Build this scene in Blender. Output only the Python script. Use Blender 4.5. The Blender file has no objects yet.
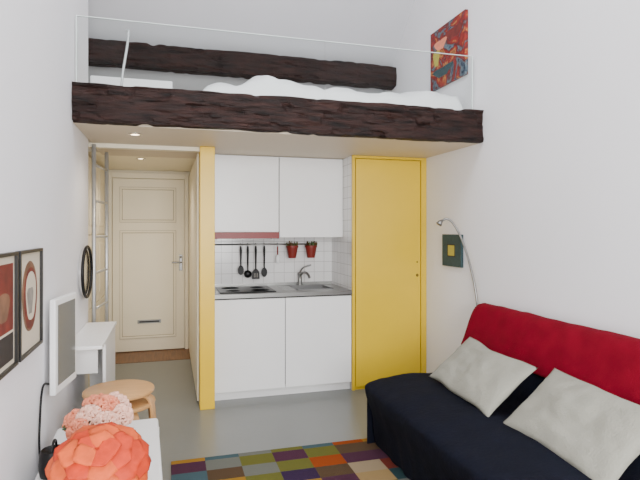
import bpy, bmesh, math, random
from mathutils import Vector, Matrix, noise
random.seed(4)
TH=math.radians(16.03)
CH=1.42
def lin(c):
    r=[]
    for v in c:
        v=v/255.0
        r.append(v/12.92 if v<=0.04045 else ((v+0.055)/1.055)**2.4)
    return (r[0],r[1],r[2],1.0)
def mat(name,col,rough=0.5,metal=0.0,var=0.04,vscale=6.0,bump=0.0,bscale=60.0,stretch=(1,1,1),emis=0.0,spec=0.5,trans=0.0,sheen=0.0,bdist=0.01):
    m=bpy.data.materials.new(name); m.use_nodes=True
    nt=m.node_tree; b=nt.nodes['Principled BSDF']
    b.inputs['Roughness'].default_value=rough; b.inputs['Metallic'].default_value=metal
    b.inputs['Specular IOR Level'].default_value=spec
    c=lin(col)
    tc=nt.nodes.new('ShaderNodeTexCoord'); mp=nt.nodes.new('ShaderNodeMapping')
    mp.inputs['Scale'].default_value=stretch
    nt.links.new(tc.outputs['Object'],mp.inputs['Vector'])
    n=nt.nodes.new('ShaderNodeTexNoise'); n.inputs['Scale'].default_value=vscale; n.inputs['Detail'].default_value=4
    nt.links.new(mp.outputs[0],n.inputs['Vector'])
    r=nt.nodes.new('ShaderNodeValToRGB')
    r.color_ramp.elements[0].position=0.3; r.color_ramp.elements[1].position=0.7
    r.color_ramp.elements[0].color=(c[0]*(1-var),c[1]*(1-var),c[2]*(1-var),1)
    r.color_ramp.elements[1].color=(min(1,c[0]*(1+var)),min(1,c[1]*(1+var)),min(1,c[2]*(1+var)),1)
    nt.links.new(n.outputs['Fac'],r.inputs['Fac']); nt.links.new(r.outputs['Color'],b.inputs['Base Color'])
    if bump>0:
        n2=nt.nodes.new('ShaderNodeTexNoise'); n2.inputs['Scale'].default_value=bscale; n2.inputs['Detail'].default_value=5
        nt.links.new(mp.outputs[0],n2.inputs['Vector'])
        bp=nt.nodes.new('ShaderNodeBump'); bp.inputs['Strength'].default_value=bump; bp.inputs['Distance'].default_value=bdist
        nt.links.new(n2.outputs['Fac'],bp.inputs['Height']); nt.links.new(bp.outputs[0],b.inputs['Normal'])
    if emis>0:
        b.inputs['Emission Color'].default_value=c; b.inputs['Emission Strength'].default_value=emis
    return m

M={}
M['wall']=mat('wall_paint',(235,234,237),0.75,var=0.012,vscale=1.5,bump=0.06,bscale=90)
M['roof']=mat('roof_paint',(206,206,210),0.8,var=0.012,vscale=1.5)
M['soffit']=mat('soffit_paint',(212,198,176),0.5,var=0.01,bump=0.03)
M['cream']=mat('cream_paint',(240,231,207),0.5,var=0.02,vscale=3,bump=0.05,bscale=40)
M['creamdark']=mat('cream_groove',(176,163,135),0.6)
M['floor']=mat('grey_floor_paint',(112,115,113),0.28,var=0.035,vscale=2.2,bump=0.03,bscale=30)
M['wood']=mat('hall_wood',(118,80,48),0.45,var=0.25,vscale=4,stretch=(12,1,1),bump=0.1)
M['beam']=mat('dark_beam_wood',(36,19,15),0.6,var=0.85,vscale=5,stretch=(1.0,7,7),bump=1.0,bscale=4,bdist=0.05,spec=0.25)
M['yellow']=mat('yellow_lacquer',(232,190,14),0.35,var=0.015)
M['yellow2']=mat('yellow_lacquer_door',(222,186,40),0.32,var=0.015)
M['yellowdk']=mat('yellow_shadow_gap',(110,85,20),0.6)
M['white']=mat('white_laminate',(240,240,240),0.3,var=0.008)
M['gap']=mat('dark_gap',(50,48,46),0.8)
M['steel']=mat('stainless_steel',(140,140,138),0.32,metal=0.9,var=0.04,vscale=20)
M['ladder']=mat('brushed_aluminium',(205,207,209),0.4,metal=0.7,var=0.03,vscale=20)
M['steeld']=mat('stainless_bowl',(120,120,120),0.35,metal=0.9)
M['chrome']=mat('chrome',(215,215,215),0.15,metal=1.0)
M['black']=mat('black_plastic',(10,10,12),0.45,spec=0.3)
M['blackglass']=mat('black_glass',(8,8,10),0.3,spec=0.1)
M['red']=mat('red_hood_paint',(124,12,10),0.4)
M['pot']=mat('red_pot',(118,26,14),0.5)
M['herb']=mat('herb_brown',(86,64,30),0.8,var=0.3,vscale=60)
M['leaf']=mat('leaf_green',(58,92,48),0.6,var=0.3,vscale=30)
M['birch']=mat('birch_veneer',(200,152,98),0.42,var=0.08,vscale=5,stretch=(1,8,1),bump=0.05)
M['navy']=mat('navy_cotton',(13,16,28),0.9,var=0.15,vscale=8,bump=0.35,bscale=50,spec=0.12)
M['redcloth']=mat('red_fleece',(114,8,30),0.9,var=0.12,vscale=10,bump=0.3,bscale=120,spec=0.08)
M['linen']=mat('linen_cushion',(150,149,138),0.9,var=0.06,vscale=12,bump=0.4,bscale=110,spec=0.1)
M['bed']=mat('bed_cotton',(242,242,244),0.85,var=0.01,bump=0.2,bscale=15)
M['orange']=mat('orange_petal',(196,52,6),0.7,var=0.2,vscale=22,bump=0.2)
M['orange2']=mat('orange_petal_light',(212,84,28),0.7,var=0.18,vscale=22,bump=0.2)
M['rose']=mat('pink_rose_petal',(240,190,168),0.65,var=0.10,vscale=30)
M['rose2']=mat('peach_rose_petal',(226,136,104),0.65,var=0.1,vscale=30)
M['frameb']=mat('black_frame',(18,16,16),0.4)
M['matb']=mat('print_mat',(206,196,176),0.7)
M['redprint']=mat('print_red',(108,32,24),0.6,var=0.35,vscale=14)
M['brownprint']=mat('print_brown',(120,84,62),0.6,var=0.35,vscale=14)
M['darkprint']=mat('print_dark',(36,30,32),0.6,var=0.4,vscale=18)
M['greyprint']=mat('print_grey',(140,134,126),0.6,var=0.2,vscale=18)
M['screen']=mat('tv_screen',(110,114,116),0.12,var=0.02)
M['teal']=mat('teal_canvas',(44,68,72),0.7,var=0.15,vscale=30,bump=0.2)
M['yel']=mat('yellow_paint_patch',(180,168,70),0.7,var=0.1,vscale=30)
M['bulb']=mat('downlight_bulb',(255,226,180),0.5,emis=14)

def glassmat():
    m=bpy.data.materials.new('rail_glass'); m.use_nodes=True
    nt=m.node_tree; nt.nodes.clear()
    o=nt.nodes.new('ShaderNodeOutputMaterial'); t=nt.nodes.new('ShaderNodeBsdfTransparent'); t.inputs[0].default_value=(0.965,0.98,0.975,1)
    g=nt.nodes.new('ShaderNodeBsdfGlossy'); g.inputs['Roughness'].default_value=0.02
    f=nt.nodes.new('ShaderNodeFresnel'); f.inputs[0].default_value=1.15
    mx=nt.nodes.new('ShaderNodeMixShader')
    nt.links.new(f.outputs[0],mx.inputs[0]); nt.links.new(t.outputs[0],mx.inputs[1]); nt.links.new(g.outputs[0],mx.inputs[2]); nt.links.new(mx.outputs[0],o.inputs[0])
    return m
M['glass']=glassmat()
M['glassedge']=mat('glass_edge',(225,235,232),0.2)

def tilemat():
    m=bpy.data.materials.new('white_wall_tiles'); m.use_nodes=True
    nt=m.node_tree; b=nt.nodes['Principled BSDF']; b.inputs['Roughness'].default_value=0.15
    g=nt.nodes.new('ShaderNodeNewGeometry'); s=nt.nodes.new('ShaderNodeSeparateXYZ'); nt.links.new(g.outputs['Position'],s.inputs[0])
    a=nt.nodes.new('ShaderNodeMath'); nt.links.new(s.outputs[0],a.inputs[0]); nt.links.new(s.outputs[1],a.inputs[1])
    c=nt.nodes.new('ShaderNodeCombineXYZ'); nt.links.new(a.outputs[0],c.inputs[0]); nt.links.new(s.outputs[2],c.inputs[1])
    br=nt.nodes.new('ShaderNodeTexBrick'); br.offset=0; br.inputs['Scale'].default_value=1
    br.inputs['Brick Width'].default_value=0.1; br.inputs['Row Height'].default_value=0.1; br.inputs['Mortar Size'].default_value=0.002
    br.inputs['Color1'].default_value=lin((230,229,228)); br.inputs['Color2'].default_value=lin((224,223,222)); br.inputs['Mortar'].default_value=lin((172,170,168))
    nt.links.new(c.outputs[0],br.inputs['Vector']); nt.links.new(br.outputs['Color'],b.inputs['Base Color'])
    bp=nt.nodes.new('ShaderNodeBump'); bp.invert=True; bp.inputs['Strength'].default_value=0.3; bp.inputs['Distance'].default_value=0.002
    nt.links.new(br.outputs['Fac'],bp.inputs['Height']); nt.links.new(bp.outputs[0],b.inputs['Normal'])
    return m
M['tile']=tilemat()
def rugmat():
    m=bpy.data.materials.new('patchwork_rug'); m.use_nodes=True
    nt=m.node_tree; b=nt.nodes['Principled BSDF']; b.inputs['Roughness'].default_value=0.95; b.inputs['Specular IOR Level'].default_value=0.05
    g=nt.nodes.new('ShaderNodeNewGeometry'); mp=nt.nodes.new('ShaderNodeVectorMath'); mp.operation='DIVIDE'; mp.inputs[1].default_value=(0.205,0.135,1)
    nt.links.new(g.outputs['Position'],mp.inputs[0])
    fl=nt.nodes.new('ShaderNodeVectorMath'); fl.operation='FLOOR'; nt.links.new(mp.outputs[0],fl.inputs[0])
    wn=nt.nodes.new('ShaderNodeTexWhiteNoise'); wn.noise_dimensions='2D'; nt.links.new(fl.outputs[0],wn.inputs['Vector'])
    r=nt.nodes.new('ShaderNodeValToRGB'); r.color_ramp.interpolation='CONSTANT'
    cols=[(70,42,58),(92,92,44),(142,118,80),(40,62,66),(98,100,94),(134,62,26),(52,38,62),(140,104,40),(102,46,38),(62,82,88),(140,124,100),(78,62,46)]
    while len(r.color_ramp.elements)<len(cols): r.color_ramp.elements.new(0.5)
    for i,c in enumerate(cols):
        r.color_ramp.elements[i].position=i/len(cols)
    for i,c in enumerate(cols): r.color_ramp.elements[i].color=lin(c)
    nt.links.new(wn.outputs['Value'],r.inputs['Fac'])
    n=nt.nodes.new('ShaderNodeTexNoise'); n.inputs['Scale'].default_value=160
    nt.links.new(g.outputs['Position'],n.inputs['Vector'])
    nt.links.new(r.outputs['Color'],b.inputs['Base Color'])
    bp=nt.nodes.new('ShaderNodeBump'); bp.inputs['Strength'].default_value=0.5; bp.inputs['Distance'].default_value=0.004
    nt.links.new(n.outputs['Fac'],bp.inputs['Height']); nt.links.new(bp.outputs[0],b.inputs['Normal'])
    return m
M['rug']=rugmat()
def paintmat():
    m=bpy.data.materials.new('abstract_painting'); m.use_nodes=True
    nt=m.node_tree; b=nt.nodes['Principled BSDF']; b.inputs['Roughness'].default_value=0.6
    g=nt.nodes.new('ShaderNodeNewGeometry')
    n=nt.nodes.new('ShaderNodeTexNoise'); n.inputs['Scale'].default_value=5.5; n.inputs['Detail'].default_value=6; n.inputs['Distortion'].default_value=1.8
    nt.links.new(g.outputs['Position'],n.inputs['Vector'])
    r=nt.nodes.new('ShaderNodeValToRGB')
    cols=[(12,18,30),(34,54,76),(96,112,120),(80,18,14),(130,18,12),(140,30,16),(180,124,60),(96,20,16),(22,18,22)]
    while len(r.color_ramp.elements)<len(cols): r.color_ramp.elements.new(0.5)
    for i,c in enumerate(cols):
        r.color_ramp.elements[i].position=0.3+0.42*i/(len(cols)-1)
    for i,c in enumerate(cols): r.color_ramp.elements[i].color=lin(c)
    nt.links.new(n.outputs['Fac'],r.inputs['Fac']); nt.links.new(r.outputs['Color'],b.inputs['Base Color'])
    return m
M['painting']=paintmat()

COL=bpy.context.scene.collection
def obj(name,verts,faces,m,smooth=False,bevel=0.0,seg=2):
    me=bpy.data.meshes.new(name); me.from_pydata([tuple(v) for v in verts],[],faces)
    bm=bmesh.new(); bm.from_mesh(me); bmesh.ops.recalc_face_normals(bm,faces=bm.faces); bm.to_mesh(me); bm.free()
    me.materials.append(m if not isinstance(m,str) else M[m])
    if smooth:
        for p in me.polygons: p.use_smooth=True
    o=bpy.data.objects.new(name,me); COL.objects.link(o)
    if bevel>0:
        md=o.modifiers.new('bevel','BEVEL'); md.width=bevel; md.segments=seg; md.limit_method='ANGLE'
    return o
def box(name,x0,x1,y0,y1,z0,z1,m,bevel=0.0,seg=2):
    v=[(x,y,z) for x in(x0,x1) for y in(y0,y1) for z in(z0,z1)]
    f=[(0,1,3,2),(4,6,7,5),(0,4,5,1),(2,3,7,6),(0,2,6,4),(1,5,7,3)]
    return obj(name,v,f,m,bevel=bevel,seg=seg)
def tube(name,pts,r,m,n=10,taper=None):
    pts=[Vector(p) for p in pts]; V=[];F=[]
    up=Vector((0,0,1)); prev=None
    for i,p in enumerate(pts):
        t=(pts[min(i+1,len(pts)-1)]-pts[max(i-1,0)]).normalized()
        if prev is None:
            a=up if abs(t.z)<0.9 else Vector((1,0,0)); x=t.cross(a).normalized()
        else:
            x=(prev-t*prev.dot(t)).normalized()
        prev=x; y=t.cross(x)
        rr=r if taper is None else taper[i]
        for k in range(n):
            an=2*math.pi*k/n; V.append(p+(x*math.cos(an)+y*math.sin(an))*rr)
    for i in range(len(pts)-1):
        for k in range(n): F.append((i*n+k,i*n+(k+1)%n,(i+1)*n+(k+1)%n,(i+1)*n+k))
    F.append(tuple(range(n))); F.append(tuple(range((len(pts)-1)*n,len(pts)*n)))
    return obj(name,V,F,m,smooth=True)
def smoothpts(P,k=6):
    P=[Vector(p) for p in P]; out=[]
    for i in range(len(P)-1):
        p0=P[max(i-1,0)];p1=P[i];p2=P[i+1];p3=P[min(i+2,len(P)-1)]
        for j in range(k):
            t=j/k
            out.append(0.5*((2*p1)+(p2-p0)*t+(2*p0-5*p1+4*p2-p3)*t*t+(3*p1-p0-3*p2+p3)*t**3))
    out.append(P[-1]); return out
def lathe(name,prof,c,m,n=32,smooth=True):
    V=[];F=[];c=Vector(c)
    for r,z in prof:
        for k in range(n):
            a=2*math.pi*k/n; V.append(c+Vector((r*math.cos(a),r*math.sin(a),z)))
    for i in range(len(prof)-1):
        for k in range(n): F.append((i*n+k,i*n+(k+1)%n,(i+1)*n+(k+1)%n,(i+1)*n+k))
    if prof[0][0]>1e-4: F.append(tuple(range(n)))
    if prof[-1][0]>1e-4: F.append(tuple(range((len(prof)-1)*n,len(prof)*n)))
    o=obj(name,V,F,m,smooth=smooth)
    if smooth:
        md=o.modifiers.new('es','EDGE_SPLIT'); md.split_angle=math.radians(40)
    return o
def group(name,parts,loc=None):
    e=bpy.data.objects.new(name,None); e.empty_display_size=0.1
    if loc is None:
        s=Vector((0,0,0));n=0;mz=1e9
        for p in parts:
            for v in p.data.vertices: s+=p.matrix_world@v.co; n+=1; mz=min(mz,v.co.z)
        s/=max(n,1); s.z=mz; loc=s
    e.location=loc; COL.objects.link(e)
    inv=Matrix.Translation(-Vector(loc))
    for p in parts:
        p.parent=e; p.matrix_parent_inverse=inv
    return e

XL=-0.57; XR=2.26; ZC=2.07; YK=4.34; YW=4.94
# ---------------- shell
box('floor',-1.6,XR+0.2,-2.5,5.87,-0.1,0,'floor')
box('floor_hall',-1.6,0.5,5.87,6.6,-0.1,0.004,'wood')
box('wall_left',XL-0.15,XL,-2.5,4.1,0,4.9,'wall')
box('wall_right',XR,XR+0.15,-2.5,6.0,0,4.9,'wall')
box('wall_hall_left',-0.85,-0.70,4.1,6.6,0,ZC,'cream')
box('wall_hall_right',0.226,0.33,4.33,6.6,0,ZC,'cream')
box('wall_hall_end',-0.9,0.5,6.41,6.55,0,2.3,'cream')
box('wall_kitchen',0.33,1.6,YW,YW+0.1,0,ZC,'tile')
box('wall_mezzanine_left',-1.35,-1.2,4.1,6.0,ZC,4.9,'wall')
box('wall_mezzanine_back',-1.35,XR,5.75,5.9,2.2,3.2,'wall')
def roof():
    s=0.9; y1=5.9;z1=3.15+(5.08-y1)*s
    zt=4.7; y0=5.08-(zt-3.15)/s
    P=[(-2.5,zt),(y0,zt),(y1,z1)]
    V=[];F=[]
    for x in(-1.4,XR+0.15):
        for y,z in P: V.append((x,y,z))
        for y,z in reversed(P): V.append((x,y,z+0.12))
    F=[(0,1,2,3,4,5),(6,7,8,9,10,11)]
    for i in range(6): F.append((i,(i+1)%6,6+(i+1)%6,6+i))
    obj('ceiling',V,F,'roof')
roof()
box('ceiling_mezzanine_soffit',XL,XR,3.5,4.95,ZC,2.285,'soffit')
box('ceiling_hall',-1.2,0.35,4.95,6.41,ZC+0.03,2.285,'cream')
box('mezzanine_floor',-1.2,XR,3.52,5.75,2.286,2.30,'soffit')
box('trim_hall_ceiling',-0.70,0.226,4.26,4.34,ZC-0.03,ZC,'cream')

# rough-hewn beams
def beam(name,x0,x1,y0,y1,z0,z1,seed):
    nx=220;V=[];F=[]
    prof=[]
    k=10
    c=[(y0,z0),(y1,z0),(y1,z1),(y0,z1)]
    for i in range(4):
        a=c[i];b=c[(i+1)%4]
        for j in range(k): prof.append((a[0]+(b[0]-a[0])*j/k,a[1]+(b[1]-a[1])*j/k))
    n=len(prof); cy=(y0+y1)/2; cz=(z0+z1)/2
    for i in range(nx+1):
        x=x0+(x1-x0)*i/nx
        for (y,z) in prof:
            d=noise.noise(Vector((x*1.6+seed,y*9,z*9)))*0.010+noise.noise(Vector((x*6+seed,y*34,z*34)))*0.009
            d+=max(0,noise.noise(Vector((x*10+seed,y*12,z*16)))-0.15)*0.045
            corner=1-0.015*(abs(y-cy)/(y1-y0)*2*abs(z-cz)/(z1-z0)*2)**4*2
            V.append((x,cy+(y-cy)*corner+ (d if y<cy else -d),cz+(z-cz)*corner+d*0.5*(1 if z<cz else -1)))
    for i in range(nx):
        for j in range(n): F.append((i*n+j,i*n+(j+1)%n,(i+1)*n+(j+1)%n,(i+1)*n+j))
    F.append(tuple(range(n)));F.append(tuple(range(nx*n,(nx+1)*n)))
    return obj(name,V,F,'beam',smooth=False)
beam('mezzanine_beam',XL+0.003,XR-0.003,3.42,3.51,2.07,2.31,1.0)
beam('roof_beam',-1.19,XR-0.003,4.98,5.12,2.89,3.11,5.0)

# ---------------- glass railing
g=[box('glass_pane_1',XL+0.01,1.05,3.52,3.53,2.31,2.74,'glass'),box('glass_pane_2',1.056,XR-0.03,3.52,3.53,2.31,2.74,'glass'),
   box('edge_1',XL+0.01,XR-0.03,3.52,3.53,2.74,2.744,'glassedge'),box('edge_2',XR-0.036,XR-0.03,3.52,3.53,2.31,2.74,'glassedge'),
   box('edge_3',XL+0.01,XL+0.015,3.52,3.53,2.31,2.74,'glassedge')]
group('glass_railing',g)
tube('ladder_grab_rail',smoothpts([(-0.30,3.56,2.31),(-0.29,3.56,2.42),(-0.262,3.55,2.6),(-0.255,3.55,2.68),(-0.27,3.58,2.70)]),0.008,'ladder')

# ---------------- downlights
for i,(x,y) in enumerate([(-0.23,3.78),(-0.27,5.30)]):
    z=ZC if i==0 else ZC+0.03
    a=lathe('ring',[(0.032,0.0),(0.045,0.0),(0.045,-0.006),(0.034,-0.008),(0.032,0)],(x,y,z),'chrome',24)
    b=lathe('bulb',[(0.0,-0.003),(0.031,-0.003),(0.031,-0.001)],(x,y,z),'bulb',24)
    group('ceiling_downlight' if i==0 else 'ceiling_downlight.001',[a,b],(x,y,z-0.008))
    L=bpy.data.lights.new('downlight_lamp','SPOT'); L.energy=14 if i==0 else 36; L.color=(1,0.88,0.72); L.spot_size=2.5; L.spot_blend=0.9; L.shadow_soft_size=0.04
    lo=bpy.data.objects.new('downlight_lamp',L); lo.location=(x,y,z-0.02); COL.objects.link(lo)

# ---------------- hall door
P=[]
dx0,dx1=-0.63,0.165; yf=6.37
P.append(box('slab',dx0,dx1,yf,6.405,0.012,2.0,'cream',0.003))
def mold(x0,x1,z0,z1,w=0.022):
    for (a,b,c,d) in [(x0,x1,z0,z0+w),(x0,x1,z1-w,z1),(x0,x0+w,z0+w,z1-w),(x1-w,x1,z0+w,z1-w)]:
        P.append(box('moulding',a,b,yf-0.012,yf,c,d,'cream',0.004))
    P.append(box('groove',x0-0.004,x1+0.004,yf-0.002,yf-0.0005,z0-0.004,z1+0.004,'creamdark'))
    P.append(box('inset',x0+w+0.006,x1-w-0.006,yf-0.006,yf,z0+w+0.006,z1-w-0.006,'cream',0.003))
mold(dx0+0.08,dx1-0.10,1.50,1.90); mold(dx0+0.08,dx1-0.10,0.16,1.40)
P.append(box('mail_slot',-0.36,-0.10,yf-0.02,yf-0.006,0.33,0.37,'steel',0.003))
P.append(box('mail_slot_gap',-0.34,-0.12,yf-0.023,yf-0.019,0.342,0.358,'black'))
P.append(box('lock_plate',0.105,0.14,yf-0.01,yf,0.93,1.12,'steel',0.003))
P.append(tube('handle',smoothpts([(0.122,yf-0.005,1.03),(0.122,yf-0.05,1.03),(0.09,yf-0.055,1.03),(0.02,yf-0.055,1.03)]),0.010,'steel'))
P.append(tube('handle_top',[(0.122,yf-0.005,1.09),(0.122,yf-0.03,1.09)],0.014,'steel'))
group('door_1',P)
T=[box('l',-0.675,-0.635,6.36,6.41,0,2.07,'cream',0.004),box('r',0.17,0.210,6.36,6.41,0,2.07,'cream',0.004),box('t',-0.635,0.17,6.36,6.41,2.005,2.07,'cream',0.004)]
group('trim_1',T)
P=[]
for (y0,y1) in [(4.15,4.85),(4.86,5.56),(5.57,6.3)]:
    for (z0,z1) in [(0.02,0.7),(0.71,1.36),(1.37,2.05)]:
        P.append(box('panel',-0.698,-0.682,y0,y1,z0,z1,'cream',0.004))
        P.append(box('inset',-0.683,-0.676,y0+0.08,y1-0.08,z0+0.08,z1-0.08,'cream',0.004))
group('hall_wardrobe',P)
P=[]
for y0,y1 in[(4.36,4.9),(4.92,5.5),(5.52,6.2)]:
    P.append(box('panel',0.212,0.225,y0,y1,0.02,2.03,'cream',0.004))
group('hall_panelling',P)
# ladder
A=Vector((-0.545,4.2,0));B=Vector((-0.50,4.6,0)); P=[]
for q in(A,B): P.append(tube('rail',[q,q+Vector((0,0,2.05))],0.016,'ladder',12))
for i in range(7):
    z=0.28+0.27*i; P.append(tube('rung',[A+Vector((0,0,z)),B+Vector((0,0,z))],0.010,'ladder'))
group('loft_ladder',P)

# ---------------- yellow panel + cupboard
box('yellow_partition_panel',0.226,0.34,4.19,4.33,0,ZC-0.002,'yellow',0.003)
box('white_partition_side',0.331,0.343,4.331,4.939,0,ZC-0.002,'white')
P=[box('side_tiled',1.54,1.56,YK+0.012,YW,0,ZC-0.002,'tile'),
   box('frame_left',1.54,1.565,YK-0.012,YK+0.012,0,ZC-0.002,'yellow2'),
   box('frame_right',2.205,XR-0.002,YK-0.012,YK+0.1,0,ZC-0.002,'yellow2'),
   box('frame_top',1.565,2.205,YK-0.012,YK+0.02,2.045,ZC-0.002,'yellow2'),
   box('frame_bottom',1.565,2.205,YK+0.004,YK+0.02,0,0.035,'yellow2'),
   box('back',1.56,2.205,YK+0.02,YK+0.04,0.03,2.045,'yellowdk'),
   box('door',1.571,2.196,YK-0.014,YK+0.008,0.03,2.04,'yellow2',0.002),
   tube('finger_pull',[(2.165,YK-0.0135,1.0),(2.165,YK-0.016,1.0)],0.014,'yellowdk',20),
   tube('finger_pull_rim',[(2.165,YK-0.0135,1.12),(2.165,YK-0.016,1.12)],0.008,'yellowdk',16)]
group('yellow_wardrobe',P)

# ---------------- kitchen
x0,x1=0.346,1.536; xm=(x0+x1)/2
P=[box('carcass',x0,x1,YK+0.02,YW-0.003,0.10,0.845,'white'),
   box('plinth',x0,x1,YK+0.05,YK+0.07,0,0.10,'white'),
   box('gapstrip',x0+0.002,x1-0.002,YK+0.015,YK+0.021,0.10,0.845,'gap'),
   box('door_left',x0+0.002,xm-0.003,YK,YK+0.018,0.075,0.835,'white',0.0015),
   box('door_right',xm+0.003,x1-0.002,YK,YK+0.018,0.075,0.835,'white',0.0015)]
group('kitchen_base_cabinet',P)
sx0,sx1,sy0,sy1=1.08,1.42,4.50,4.84
P=[box('top_left',x0,sx0,YK-0.015,YW-0.003,0.848,0.88,'steel'),
   box('top_right',sx1,x1,YK-0.015,YW-0.003,0.848,0.88,'steel'),
   box('top_front',sx0,sx1,YK-0.015,sy0,0.848,0.88,'steel'),
   box('top_back',sx0,sx1,sy1,YW-0.003,0.848,0.88,'steel'),
   box('upstand',x0,x1,YW-0.012,YW-0.003,0.88,0.905,'steel')]
for i in range(6):
    P.append(box('drain_rib',0.96,0.965+0.1,4.54+i*0.05,4.548+i*0.05,0.88,0.884,'steel'))
for (a,b,c,d) in [(sx0,sx0+0.01,sy0,sy1),(sx1-0.01,sx1,sy0,sy1),(sx0,sx1,sy0,sy0+0.01),(sx0,sx1,sy1-0.01,sy1)]:
    P.append(box('bowl_wall',a,b,c,d,0.72,0.885,'steeld'))
P.append(box('bowl_floor',sx0,sx1,sy0,sy1,0.715,0.725,'steeld'))
P.append(lathe('drain',[(0,0.0),(0.03,0.0),(0.03,-0.004)],((sx0+sx1)/2,(sy0+sy1)/2,0.73),'chrome',20))
group('kitchen_sink_countertop',P)
P=[box('glass',0.40,0.88,4.42,4.86,0.8805,0.887,'blackglass',0.002)]
for (cx,cy,r) in[(0.52,4.75,0.08),(0.76,4.75,0.06),(0.52,4.53,0.06),(0.76,4.53,0.08)]:
    P.append(lathe('ring',[(r-0.0015,0.8872),(r,0.8872),(r,0.8874),(r-0.0015,0.8874),(r-0.0015,0.8872)],(cx,cy,0),'gap',32))
group('ceramic_hob',P)
fx,fy=1.20,4.875
P=[lathe('base',[(0.028,0),(0.028,0.01),(0.02,0.02),(0.018,0.09),(0.022,0.1),(0.022,0.12),(0.0,0.135)],(fx,fy,0.88),'steel',20),
   tube('spout',smoothpts([(fx,fy,0.97),(fx+0.02,fy-0.05,1.005),(fx+0.04,fy-0.13,1.0),(fx+0.05,fy-0.17,0.965)]),0.012,'steel'),
   tube('lever',smoothpts([(fx,fy,1.005),(fx+0.03,fy-0.02,1.05),(fx+0.10,fy-0.04,1.075)]),0.008,'steel')]
group('kitchen_faucet',P)
yu=4.585
P=[box('body_left',x0,0.936,yu+0.02,YW-0.003,1.39,ZC-0.003,'white'),
   box('door_left',x0,0.934,yu,yu+0.018,1.395,ZC-0.01,'white',0.0015),
   box('body_right',0.94,x1,yu+0.02,YW-0.003,1.345,ZC-0.003,'white'),
   box('door_right',0.941,x1,yu,yu+0.018,1.345,ZC-0.01,'white',0.0015),
   box('gap',0.9345,0.9405,yu+0.008,yu+0.02,1.39,ZC-0.01,'gap')]
group('kitchen_wall_cabinet',P)
P=[box('body',x0,0.936,yu-0.008,YW-0.003,1.335,1.392,'red',0.002),box('filter',x0+0.05,0.88,yu+0.04,YW-0.05,1.329,1.336,'steel')]
group('range_hood',P)
zr=1.275; yr=4.895
P=[tube('bar',[(0.38,yr,zr),(1.38,yr,zr)],0.007,'steel')]
for x in(0.42,0.87,1.34): P.append(tube('bracket',[(x,yr,zr),(x,YW-0.001,zr)],0.006,'steel'))
group('kitchen_utensil_rail',P)
def utensil(name,x,kind,L=0.2):
    y=yr-0.015
    P=[tube('hook',smoothpts([(x,yr+0.006,zr+0.004),(x,yr,zr+0.013),(x,y,zr+0.004),(x,y,zr-0.02)]),0.0025,'steel'),
       tube('handle',[(x,y,zr-0.015),(x,y,zr-0.05),(x,y,zr-0.1),(x,y,zr-0.12-L*0.3)],0.006,'black',10,taper=[0.007,0.011,0.009,0.006])]
    zb=zr-0.12-L*0.3
    if kind=='ladle':
        o=lathe('bowl',[(0.001,-0.035),(0.02,-0.03),(0.034,-0.012),(0.037,0.0),(0.034,0.0),(0.02,-0.024),(0.001,-0.03)],(0,0,0),'black',20)
        o.data.transform(Matrix.Translation((x,y-0.0,zb-0.03))@Matrix.Rotation(math.radians(70),4,'X'))
        P.append(o)
    elif kind=='spatula':
        V=[];pr=[(-0.012,0.0),(0.012,0.0),(0.034,-0.03),(0.036,-0.095),(-0.036,-0.095),(-0.034,-0.03)]
        for yy in(y-0.002,y+0.002):
            for a,b in pr: V.append((x+a,yy,zb+b+0.01))
        F=[tuple(range(6)),tuple(range(6,12))]+[(i,(i+1)%6,6+(i+1)%6,6+i) for i in range(6)]
        P.append(obj('blade',V,F,'black'))
        for s in(-0.015,0,0.015): P.append(box('slot',x+s-0.003,x+s+0.003,y-0.003,y-0.0021,zb-0.07,zb-0.03,'greyprint'))
    else:
        V=[];n=24
        for yy in(y-0.003,y+0.003):
            for i in range(n):
                a=2*math.pi*i/n; V.append((x+0.028*math.cos(a),yy,zb-0.035+0.045*math.sin(a)))
        F=[tuple(range(n)),tuple(range(n,2*n))]+[(i,(i+1)%n,n+(i+1)%n,n+i) for i in range(n)]
        P.append(obj('spoon_head',V,F,'black'))
    group(name,P)
utensil('kitchen_ladle',0.70,'ladle',0.42); utensil('kitchen_spatula',0.775,'spatula',0.4); utensil('kitchen_serving_spoon',0.855,'spoon',0.36); 
utensil('kitchen_pasta_server',0.635,'spoon',0.28)
def pot(name,x):
    c=(x,yr-0.06,zr-0.13)
    P=[lathe('pot',[(0.036,0),(0.054,0.10),(0.059,0.10),(0.059,0.118),(0.052,0.118),(0.048,0.09),(0.0,0.09)],c,'pot',24)]
    for i in range(44):
        a=random.uniform(0,6.28); r=random.uniform(0,0.04); h=random.uniform(0.03,0.075)
        p=Vector(c)+Vector((r*math.cos(a),r*math.sin(a),0.09)); q=p+Vector((0.02*math.cos(a),0.02*math.sin(a),h))
        P.append(tube('sprig',[p,(p+q)/2+Vector((0.004,0,0)),q],0.004,'herb' if i%3 else 'leaf',5,taper=[0.002,0.008,0.002]))
    P.append(tube('hanger',[(x,yr,zr),(x,yr-0.01,zr-0.01),(x,yr-0.012,zr-0.04)],0.003,'steel'))
    group(name,P)
pot('herb_pot',1.115); pot('herb_pot.001',1.30)
x=0.985;y=yr-0.01
P=[tube('hook',smoothpts([(x,yr+0.006,zr+0.004),(x,yr,zr+0.013),(x,y,zr+0.004),(x,y,zr-0.03)]),0.0025,'steel'),
   tube('handle',[(x,y,zr-0.02),(x,y,zr-0.1)],0.006,'red'),
   tube('bristles',[(x,y,zr-0.1),(x,y,zr-0.12),(x,y,zr-0.17),(x,y,zr-0.18)],0.02,'white',14,taper=[0.006,0.018,0.02,0.012])]
group('kitchen_brush',P)

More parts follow.
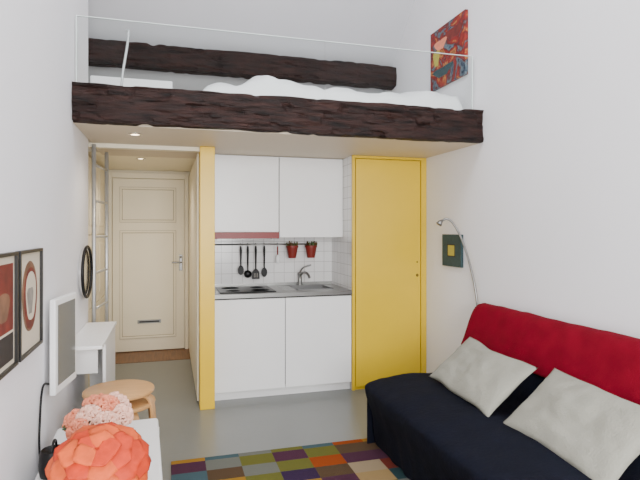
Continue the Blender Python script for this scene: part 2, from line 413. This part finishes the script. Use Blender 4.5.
# ---------------- mezzanine bed
def bed():
    nx,ny=90,40;V=[];F=[]
    for j in range(ny+1):
        for i in range(nx+1):
            x=0.18+(XR-0.03-0.18)*i/nx; y=3.6+1.4*j/ny
            e=min(i/nx/0.03,1)*min(j/ny/0.05,1)*min((ny-j)/ny/0.05,1)*min((nx-i)/nx/0.02,1)
            w=noise.noise(Vector((x*3.3,y*3,1)))*0.035+noise.noise(Vector((x*9,y*8,4)))*0.02+abs(noise.noise(Vector((x*5,y*14,7))))*0.045
            h=0.14+w+0.10*math.exp(-((x-0.66)/0.12)**2-((y-3.95)/0.25)**2)+0.03*math.exp(-((x-1.2)/0.5)**2-((y-4.2)/0.4)**2)+0.05*math.exp(-((x-2.0)/0.25)**4-((y-4.1)/0.4)**4)
            h-=0.06*max(0,(1-i/nx/0.2))
            V.append((x,y,2.30+h*(e**0.5)+0.002))
    for j in range(ny):
        for i in range(nx):
            a=j*(nx+1)+i;F.append((a,a+1,a+nx+2,a+nx+1))
    d=obj('duvet',V,F,'bed',smooth=True)
    b=box('mattress',0.30,XR-0.06,3.65,4.95,2.301,2.37,'bed',0.02)
    group('loft_bed',[b,d])
bed()
box('loft_storage_box',-0.62,0.02,4.55,4.9,2.301,2.66,'bed',0.01)

# ---------------- paintings on right wall
P=[box('canvas',XR-0.03,XR-0.002,3.63,4.2,2.64,3.15,'painting',0.003)]
def blob(pts,mt,dx):
    V=[(XR-0.03-dx,y,z) for y,z in pts]+[(XR-0.03,y,z) for y,z in pts]
    n=len(pts);F=[tuple(range(n)),tuple(range(n,2*n))]+[(i,(i+1)%n,n+(i+1)%n,n+i) for i in range(n)]
    P.append(obj('paint_shape',V,F,mt))
ringp=lambda cy,cz,ry,rz,n=20,w=0.2:[(cy+ry*math.cos(t)*(1+w*math.sin(3*t)),cz+rz*math.sin(t)*(1+w*math.cos(2*t))) for t in [2*math.pi*i/n for i in range(n)]]
blob(ringp(4.02,3.0,0.09,0.06,w=0.35),'rose2',0.001); blob(ringp(4.09,2.90,0.05,0.09,w=0.3),'yel',0.0014)
blob(ringp(3.80,3.03,0.11,0.06,w=0.3),'redprint',0.0015); blob(ringp(3.98,2.76,0.14,0.06,w=0.4),'teal',0.001)
group('abstract_painting',P)
P=[box('canvas',XR-0.025,XR-0.002,3.70,4.0,1.11,1.375,'teal',0.002),box('patch',XR-0.027,XR-0.0245,3.80,3.90,1.20,1.285,'yel'),box('patch_edge',XR-0.026,XR-0.0245,3.79,3.91,1.19,1.295,'darkprint')]
group('small_wall_picture',P)

# ---------------- pictures on left wall
def picture(name,y0,y1,z0,z1,kind):
    f=0.013;P=[]
    for (a,b,c,d) in [(y0,y1,z0,z0+f),(y0,y1,z1-f,z1),(y0,y0+f,z0+f,z1-f),(y1-f,y1,z0+f,z1-f)]:
        P.append(box('frame',XL+0.001,XL+0.022,a,b,c,d,'frameb',0.001))
    P.append(box('mount',XL+0.001,XL+0.010,y0+f,y1-f,z0+f,z1-f,'matb'))
    def sh(pts,mt,dx):
        V=[(XL+0.010+dx,y,z) for y,z in pts]+[(XL+0.009,y,z) for y,z in pts]
        n=len(pts);F=[tuple(range(n)),tuple(range(n,2*n))]+[(i,(i+1)%n,n+(i+1)%n,n+i) for i in range(n)]
        P.append(obj('print_shape',V,F,mt))
    cy=(y0+y1)/2;cz=(z0+z1)/2
    if kind==0:
        sh(ringp(cy,cz+0.02,0.12,0.15,28,0.03),'brownprint',0.001)
        sh(ringp(cy+0.01,cz+0.01,0.105,0.135,28,0.05),'redprint',0.0013)
        sh(ringp(cy+0.015,cz+0.02,0.08,0.11,28,0.08),'matb',0.0017)
        sh(ringp(cy+0.0,cz+0.0,0.045,0.075,16,0.3),'greyprint',0.002)
    else:
        sh([(y0+0.03,z0+0.14),(y1-0.03,z0+0.14),(y1-0.03,z1-0.04),(y0+0.03,z1-0.04)],'redprint',0.001)
        sh(ringp(cy+0.04,cz+0.02,0.07,0.06,20,0.15),'brownprint',0.0015)
        sh([(y0+0.03,z0+0.03),(y1-0.03,z0+0.03),(y1-0.03,z0+0.13),(y0+0.03,z0+0.13)],'darkprint',0.0012)
    group(name,P)
picture('framed_print',2.235,2.6,0.91,1.335,0)
picture('framed_print.001',1.83,2.205,0.91,1.335,1)

# ---------------- wall mirror (round) black
n=40
cy,cz=3.84,1.13
P=[]
ring=[(XL+0.03,cy+0.20*math.cos(t),cz+0.17*math.sin(t)) for t in [2*math.pi*i/n for i in range(n+1)]]
P.append(tube('rim',ring,0.010,'black'))
disc=[(XL+0.02,cy+0.19*math.cos(t),cz+0.16*math.sin(t)) for t in [2*math.pi*i/n for i in range(n)]]
disc2=[(XL+0.001,a[1],a[2]) for a in disc]
P.append(obj('mirror_glass',disc+disc2,[tuple(range(n)),tuple(range(n,2*n))]+[(i,(i+1)%n,n+(i+1)%n,n+i) for i in range(n)],'chrome'))
group('round_wall_mirror',P)

# ---------------- TV
a=Vector((-0.548,2.72,0));b=Vector((-0.505,3.03,0)); d=(b-a).normalized(); nrm=Vector((d.y,-d.x,0))
def obox(name,s0,s1,t0,t1,z0,z1,mt,bev=0.0):
    V=[]
    for s in(s0,s1):
        for t in(t0,t1):
            for z in(z0,z1):
                p=a+d*s+nrm*t; V.append((p.x,p.y,z))
    return obj(name,V,[(0,1,3,2),(4,6,7,5),(0,4,5,1),(2,3,7,6),(0,2,6,4),(1,5,7,3)],mt,bevel=bev)
w=(b-a).length
P=[obox('bezel',0,w,0.0,0.028,0.63,1.085,'white',0.006),obox('screen',0.03,w-0.03,0.0282,0.030,0.67,1.055,'screen'),
   tube('arm',[(-0.535,2.88,0.85),(XL+0.004,2.90,0.85)],0.02,'steel')]
group('wall_mounted_television',P)
tube('power_cable',smoothpts([(-0.55,2.80,0.66),(-0.56,2.68,0.7),(-0.56,2.62,0.66),(-0.562,2.60,0.55),(-0.56,2.58,0.46),(-0.56,2.60,0.3),(-0.55,2.5,0.02),(-0.5,2.4,0.01)]),0.005,'black')

# ---------------- folding wall table
P=[box('top',XL+0.002,-0.37,3.20,4.02,0.735,0.755,'white',0.003),box('end_panel',XL+0.03,-0.40,3.96,3.98,0.0,0.735,'white',0.002),
   box('leaf',-0.395,-0.377,3.42,4.0,0.30,0.735,'white',0.002),box('wall_rail',XL+0.002,XL+0.02,3.22,4.0,0.66,0.735,'white'),
   box('bracket',XL+0.02,-0.42,3.4,3.42,0.55,0.735,'white',0.002)]
group('folding_wall_table',P)

# ---------------- stools
def ribbon(name,path,c,ang,width,th,mt):
    ca,sa=math.cos(ang),math.sin(ang);V=[];F=[];P2=smoothpts([(p[0],0,p[1]) for p in path],5)
    n=len(P2)
    for i,p in enumerate(P2):
        t=(P2[min(i+1,n-1)]-P2[max(i-1,0)]).normalized(); nn=Vector((-t.z,0,t.x))
        for s,wd in((1,1),(1,-1),(-1,-1),(-1,1)):
            q=p+nn*th/2*s; y=wd*width/2
            V.append((c[0]+q.x*ca-y*sa,c[1]+q.x*sa+y*ca,q.z))
    for i in range(n-1):
        for k in range(4): F.append((i*4+k,i*4+(k+1)%4,(i+1)*4+(k+1)%4,(i+1)*4+k))
    F+= [(0,1,2,3),tuple(range((n-1)*4,n*4))]
    return obj(name,V,F,mt,bevel=0.003)
def stool(name,c,zt,off,zfoot):
    P=[lathe('seat',[(0,zt),(0.18,zt),(0.188,zt-0.004),(0.19,zt-0.012),(0.188,zt-0.02),(0.18,zt-0.024),(0,zt-0.024)],(c[0],c[1],0),'birch',48)]
    for i in range(4):
        P.append(ribbon('leg',[(0.03,zt-0.034),(0.12,zt-0.034),(0.165,zt-0.045),(0.185,zt-0.09),(0.195,zt-0.2),(0.215,zfoot)],c,off+i*math.pi/2,0.05,0.017,'birch'))
    group(name,P)
stool('bentwood_stool',(-0.27,3.14),0.45,0.5,0.0)
stool('bentwood_stool.001',(-0.275,3.125),0.525,0.5+math.pi/4,0.0)

# ---------------- white side table
R=[Vector((-0.059,2.82)),Vector((-0.001,1.55))]
L=[Vector((-0.53,2.80)),Vector((-0.48,1.55))]
def quadbox(name,c4,z0,z1,mt,bev=0):
    V=[(p[0],p[1],z) for z in(z0,z1) for p in c4]
    return obj(name,V,[(0,1,2,3),(4,5,6,7),(0,1,5,4),(1,2,6,5),(2,3,7,6),(3,0,4,7)],mt,bevel=bev,seg=4)
c4=[L[0],R[0],R[1],L[1]]
cc=sum(c4,Vector((0,0)))/4
c4i=[p+(cc-p).normalized()*0.05 for p in c4]
P=[quadbox('top',c4,0.41,0.45,'white',0.015)]
for p in c4i:
    q=[Vector((p.x-0.022,p.y-0.022)),Vector((p.x+0.022,p.y-0.022)),Vector((p.x+0.022,p.y+0.022)),Vector((p.x-0.022,p.y+0.022))]
    P.append(quadbox('leg',q,0,0.41,'white',0.004))
P.append(quadbox('apron',[p+(cc-p).normalized()*0.02 for p in c4],0.05,0.41,'white',0.004))
group('white_side_table',P)

# ---------------- orange flower cushion
def petal(V,F,base,dirv,out,size,cup,thick=0,nseg=6):
    dirv=dirv.normalized(); side=dirv.cross(out).normalized(); out=side.cross(dirv).normalized()
    s=len(V)
    for i in range(nseg+1):
        t=i/nseg
        wd=size*0.62*math.sin(math.pi*min(0.12+t*0.70,1))**0.7
        if t>0.85: wd*=1-0.9*((t-0.85)/0.15)**2
        for j in range(nseg+1):
            u=-1+2*j/nseg
            V.append(base+dirv*(t*size)+side*(u*wd)+out*(cup*size*(-(u*u)*0.35*(1)+ (t*t)*0.25 - 0.05)))
    for i in range(nseg):
        for j in range(nseg):
            a=s+i*(nseg+1)+j; F.append((a,a+1,a+nseg+2,a+nseg+1))
def flower_cushion(c):
    c=Vector(c);P=[]
    Rr,Rz=0.148,0.125
    prof=[(0.001,0.0)]+[(Rr*math.sin(math.pi*i/20),Rz-Rz*math.cos(math.pi*i/20)) for i in range(1,20)]+[(0.001,2*Rz)]
    P.append(lathe('core',prof,c,'orange',40))
    # tilt the flower face toward the room so the overlapping rosette reads from the seat side
    T=Matrix.Rotation(math.radians(38),3,'X')
    def sph(p,an,k):
        q=T@Vector((math.sin(p)*math.cos(an),math.sin(p)*math.sin(an),math.cos(p)))
        v=c+Vector((0,0,Rz))+Vector((q.x*Rr*k,q.y*Rr*k,q.z*Rz*k))
        v.z=max(v.z,c.z-0.008)
        return v
    lay=[(5,0.04,0.42),(7,0.30,0.46),(9,0.62,0.48),(11,0.95,0.48),(12,1.28,0.48),(12,1.62,0.48),(10,1.98,0.46)]
    for li,(cnt,pol,ln) in enumerate(lay):
        for par in (0,1):
            V=[];F=[]
            for k in range(cnt):
                an0=2*math.pi*(k+0.5*(li%2))/cnt+random.uniform(-.1,.1)
                wid=(0.62*2*math.pi/cnt)*random.uniform(0.95,1.15)
                if k%2!=par: continue
                s=len(V);N=8
                for i in range(N+1):
                    t=i/N
                    p=pol+ln*t
                    ww=wid*(math.sin(math.pi*(0.15+0.60*t))**0.6)
                    if t>0.8: ww*=math.sqrt(max(0.0,1-((t-0.8)/0.2)**2))*0.98+0.02
                    for j in range(N+1):
                        u=-1+2*j/N
                        lift=1.015+0.10*t*t+0.05*(1-u*u)*t+0.006*(7-li)/7+0.014*math.sin(u*7+k)*t+0.012*par
                        V.append(sph(p,an0+u*ww*(1 if pol>0.2 else 1.3),lift))
                for i in range(N):
                    for j in range(N):
                        a=s+i*(N+1)+j; F.append((a,a+1,a+N+2,a+N+1))
            o=obj('petal_layer',V,F,'orange2' if par else 'orange',smooth=True)
            md=o.modifiers.new('s','SOLIDIFY'); md.thickness=0.003
            P.append(o)
    group('orange_flower_cushion',P,c)
flower_cushion((-0.235,1.97,0.462))

def rose(c,axis,r,mt):
    V=[];F=[];c=Vector(c);axis=Vector(axis).normalized()
    x=axis.cross(Vector((0.3,1,0.1))).normalized();y=axis.cross(x)
    for li in range(5):
        cnt=3+li; rr=r*(0.12+0.16*li); op=0.15+0.26*li
        for k in range(cnt):
            an=2*math.pi*k/cnt+li*0.7+random.uniform(-.15,.15)
            o=x*math.cos(an)+y*math.sin(an)
            petal(V,F,c+o*rr*0.6-axis*r*0.3*(li/4),(axis+o*op*0.75),o,r*(0.75+0.09*li),-1.0,nseg=5)
    ob=obj('rose_bloom',V,F,mt,smooth=True)
    md=ob.modifiers.new('s','SOLIDIFY'); md.thickness=0.0015
    return ob
P=[]
vc=Vector((-0.32,2.38,0.452))
P.append(lathe('vase',[(0.0,0),(0.05,0),(0.06,0.05),(0.055,0.09),(0.04,0.12),(0.045,0.13),(0.04,0.13),(0.034,0.11),(0.0,0.10)],vc,'black',28))
for i,(dx,dy,dz) in enumerate([(-0.065,0.0,0.165),(0.0,-0.04,0.185),(0.06,0.0,0.205),(0.125,-0.03,0.18),(0.01,0.07,0.21),(0.10,0.07,0.20),(-0.035,-0.08,0.15),(0.065,-0.08,0.165)]):
    p=vc+Vector((dx,dy,dz)); ax=Vector((dx-0.02,dy-0.09,0.10))
    P.append(rose(p,ax,0.036+0.004*(i%3),'rose' if i%2 else 'rose2'))
    P.append(tube('stem',[vc+Vector((0,0,0.09)),vc+Vector((dx*0.4,dy*0.4,dz*0.6)),p-ax.normalized()*0.008],0.003,'leaf',6))
V=[];F=[]
for i in range(12):
    an=i*0.55; o=Vector((math.cos(an),math.sin(an),0.1))
    petal(V,F,vc+Vector((0.02,0,0.12))+o*0.05,o+Vector((0,0,0.2)),Vector((0,0,1)),0.08,-0.6,nseg=4)
P.append(obj('leaves',V,F,'leaf',smooth=True))
group('rose_bouquet',P,vc)
P=[lathe('bag',[(0.0,0),(0.05,0),(0.056,0.03),(0.054,0.08),(0.046,0.10),(0.042,0.095),(0,0.08)],(-0.44,2.27,0.452),'black',20),
   tube('strap',smoothpts([(-0.44,2.228,0.54),(-0.44,2.235,0.57),(-0.44,2.27,0.585),(-0.44,2.305,0.57),(-0.44,2.312,0.54)]),0.005,'black')]
group('black_basket',P)

# ---------------- rug
box('patchwork_rug',0.006,1.66,1.2,3.29,0.001,0.013,'rug',0.003)

# ---------------- sofa
prof=[(1.29,0.02),(1.26,0.2),(1.205,0.36),(1.24,0.43),(1.5,0.452),(1.82,0.445),(1.92,0.49),(1.99,0.62),(2.06,0.78),(2.10,0.85),(2.145,0.87),(2.18,0.84),(2.185,0.5),(2.185,0.02)]
def sweep(name,prof,mt,y_near,yfar,amp,off=0.0,rnd=0.07,closed=True,edge=0.0,nz=0):
    pr=smoothpts([(p[0],0,p[1]) for p in prof],5); n=len(pr)
    nrm=[]
    for i in range(n):
        t=(pr[min(i+1,n-1)]-pr[max(i-1,0)]).normalized(); nrm.append(Vector((-t.z,0,t.x)))
    ny=90;V=[];F=[]
    for j in range(ny+1):
        tt=j/ny; 
        for i,p in enumerate(pr):
            yf_=yfar(p.x); y=y_near+(yf_-y_near)*tt
            dd=min(y-y_near,yf_-y); k=0
            if dd<rnd: k=rnd*(1-math.sqrt(max(0,1-(1-dd/rnd)**2)))*0.6
            w=noise.noise(Vector((p.x*4,y*3,p.z*6+nz)))*amp+noise.noise(Vector((p.x*14,y*10,p.z*9)))*amp*0.45
            if p.z<0.35 and p.x<1.35: w+=math.sin(y*26+math.sin(y*7)*2)*0.006*(0.35-p.z)/0.3
            o=nrm[i]*(off-k+w)
            if closed is False:
                y+=noise.noise(Vector((p.z*5,p.x*3,2+tt*3)))*0.015
            V.append((min(p.x+o.x,2.215),y,max(0.015,p.z+o.z)))
    for j in range(ny):
        for i in range(n-1): 
            a=j*n+i;F.append((a,a+1,a+n+1,a+n))
    if closed:
        for j in range(ny): F.append((j*n,(j+1)*n,(j+1)*n+n-1,j*n+n-1))
        for j in (0,ny):
            s=len(V)
            for i in range(n):
                q=V[j*n+i]; V.append((q[0],q[1],0.014))
            for i in range(n-1): F.append((j*n+i,j*n+i+1,s+i+1,s+i))
    return obj(name,V,F,mt,smooth=True)
yfar=lambda x:3.20+max(0,(x-1.22))*0.15
s=sweep('cover',prof,'navy',1.3,yfar,0.012)
md=s.modifiers.new('es','EDGE_SPLIT'); md.split_angle=math.radians(60)
bl=[(1.985,0.60),(2.02,0.68),(2.06,0.78),(2.10,0.85),(2.145,0.87),(2.18,0.84),(2.185,0.6)]
r=sweep('red_throw',bl,'redcloth',1.28,lambda x:yfar(x)-0.03,0.010,off=0.016,rnd=0.05,closed=False)
md=r.modifiers.new('s','SOLIDIFY'); md.thickness=0.012; md.offset=0
group('sofa_bed',[s,r],(1.75,2.3,0.015))

def pillow(name,c,hx,hy,h,tilt,roll,seed,yaw=0):
    n=36;V=[];F=[]
    up=Vector((math.cos(tilt),0,math.sin(tilt))); al=Vector((0,1,0)); nn=Vector((-math.sin(tilt),0,math.cos(tilt)))
    al2=(al*math.cos(roll)+up*math.sin(roll)); up2=(up*math.cos(roll)-al*math.sin(roll))
    c=Vector(c)
    for sgn in(1,-1):
        for j in range(n+1):
            for i in range(n+1):
                u=-1+2*i/n;v=-1+2*j/n
                x=hx*u*(1-0.05*(1-v*v)); y=hy*v*(1-0.08*(1-u*u))
                t=h*max(0,(1-u**2)*(1-v**2))**0.42
                wn=noise.noise(Vector((u*1.8+seed,v*1.8,seed)))*0.018+noise.noise(Vector((u*5+seed,v*4,seed+3)))*0.008
                t2=t+wn*(t/h)
                y-=0.015*noise.noise(Vector((u*2,seed,0)))
                V.append(c+al2*x+up2*y+nn*(t2*sgn))
    N=(n+1)**2
    for b_ in(0,N):
        for j in range(n):
            for i in range(n):
                a=b_+j*(n+1)+i;F.append((a,a+1,a+n+2,a+n+1))
    me=obj(name,V,F,'linen',smooth=True)
    bm=bmesh.new();bm.from_mesh(me.data);bmesh.ops.remove_doubles(bm,verts=bm.verts,dist=0.0005);bmesh.ops.recalc_face_normals(bm,faces=bm.faces);bm.to_mesh(me.data);bm.free()
    return me
pillow('linen_cushion',(1.73,2.68,0.58),0.35,0.19,0.048,math.radians(40),0.05,1.3)
pillow('linen_cushion.001',(1.745,1.92,0.565),0.345,0.205,0.052,math.radians(40),0.03,6.1)

# ---------------- arc lamp
pts=smoothpts([(2.235,3.47,0.02),(2.235,3.47,0.5),(2.235,3.47,0.85),(2.222,3.53,1.105),(2.197,3.62,1.334),(2.15,3.67,1.46),(2.11,3.70,1.50),(2.07,3.71,1.485)])
P=[tube('stem',pts,0.009,'steel'),lathe('base',[(0,0),(0.022,0),(0.022,0.02),(0,0.022)],(2.235,3.47,0),'steel'),
   tube('head',[(2.075,3.71,1.488),(2.06,3.712,1.475),(2.045,3.714,1.455)],0.015,'steel',14,taper=[0.010,0.018,0.026])]
group('gooseneck_floor_lamp',P)

# trims
box('baseboard_left',XL,XL+0.012,-2.5,4.1,0,0.06,'white')
box('baseboard_right',XR-0.012,XR,3.6,4.32,0,0.06,'white')

# ---------------- light
w=bpy.data.worlds.new('world'); bpy.context.scene.world=w; w.use_nodes=True
bg=w.node_tree.nodes['Background']; bg.inputs[0].default_value=(0.95,0.97,1,1); bg.inputs[1].default_value=0.75
def area(name,loc,rot,sx,sy,e,col):
    L=bpy.data.lights.new(name,'AREA'); L.shape='RECTANGLE'; L.size=sx; L.size_y=sy; L.energy=e; L.color=col
    o=bpy.data.objects.new(name,L); o.location=loc; o.rotation_euler=rot; COL.objects.link(o)
area('window_daylight',(0.5,-1.8,1.7),(math.radians(90),0,math.radians(-6)),1.7,1.9,255,(1,0.99,0.97))
area('skylight_daylight',(0.6,1.8,4.5),(math.radians(5),0,0),1.2,1.2,60,(0.97,0.98,1))

cam=bpy.data.cameras.new('camera'); cam.sensor_width=36; cam.lens=522/640*36; cam.shift_y=-11/640
co=bpy.data.objects.new('camera',cam); co.location=(0,0,CH); co.rotation_euler=(math.radians(90),0,-TH); COL.objects.link(co)
bpy.context.scene.camera=co
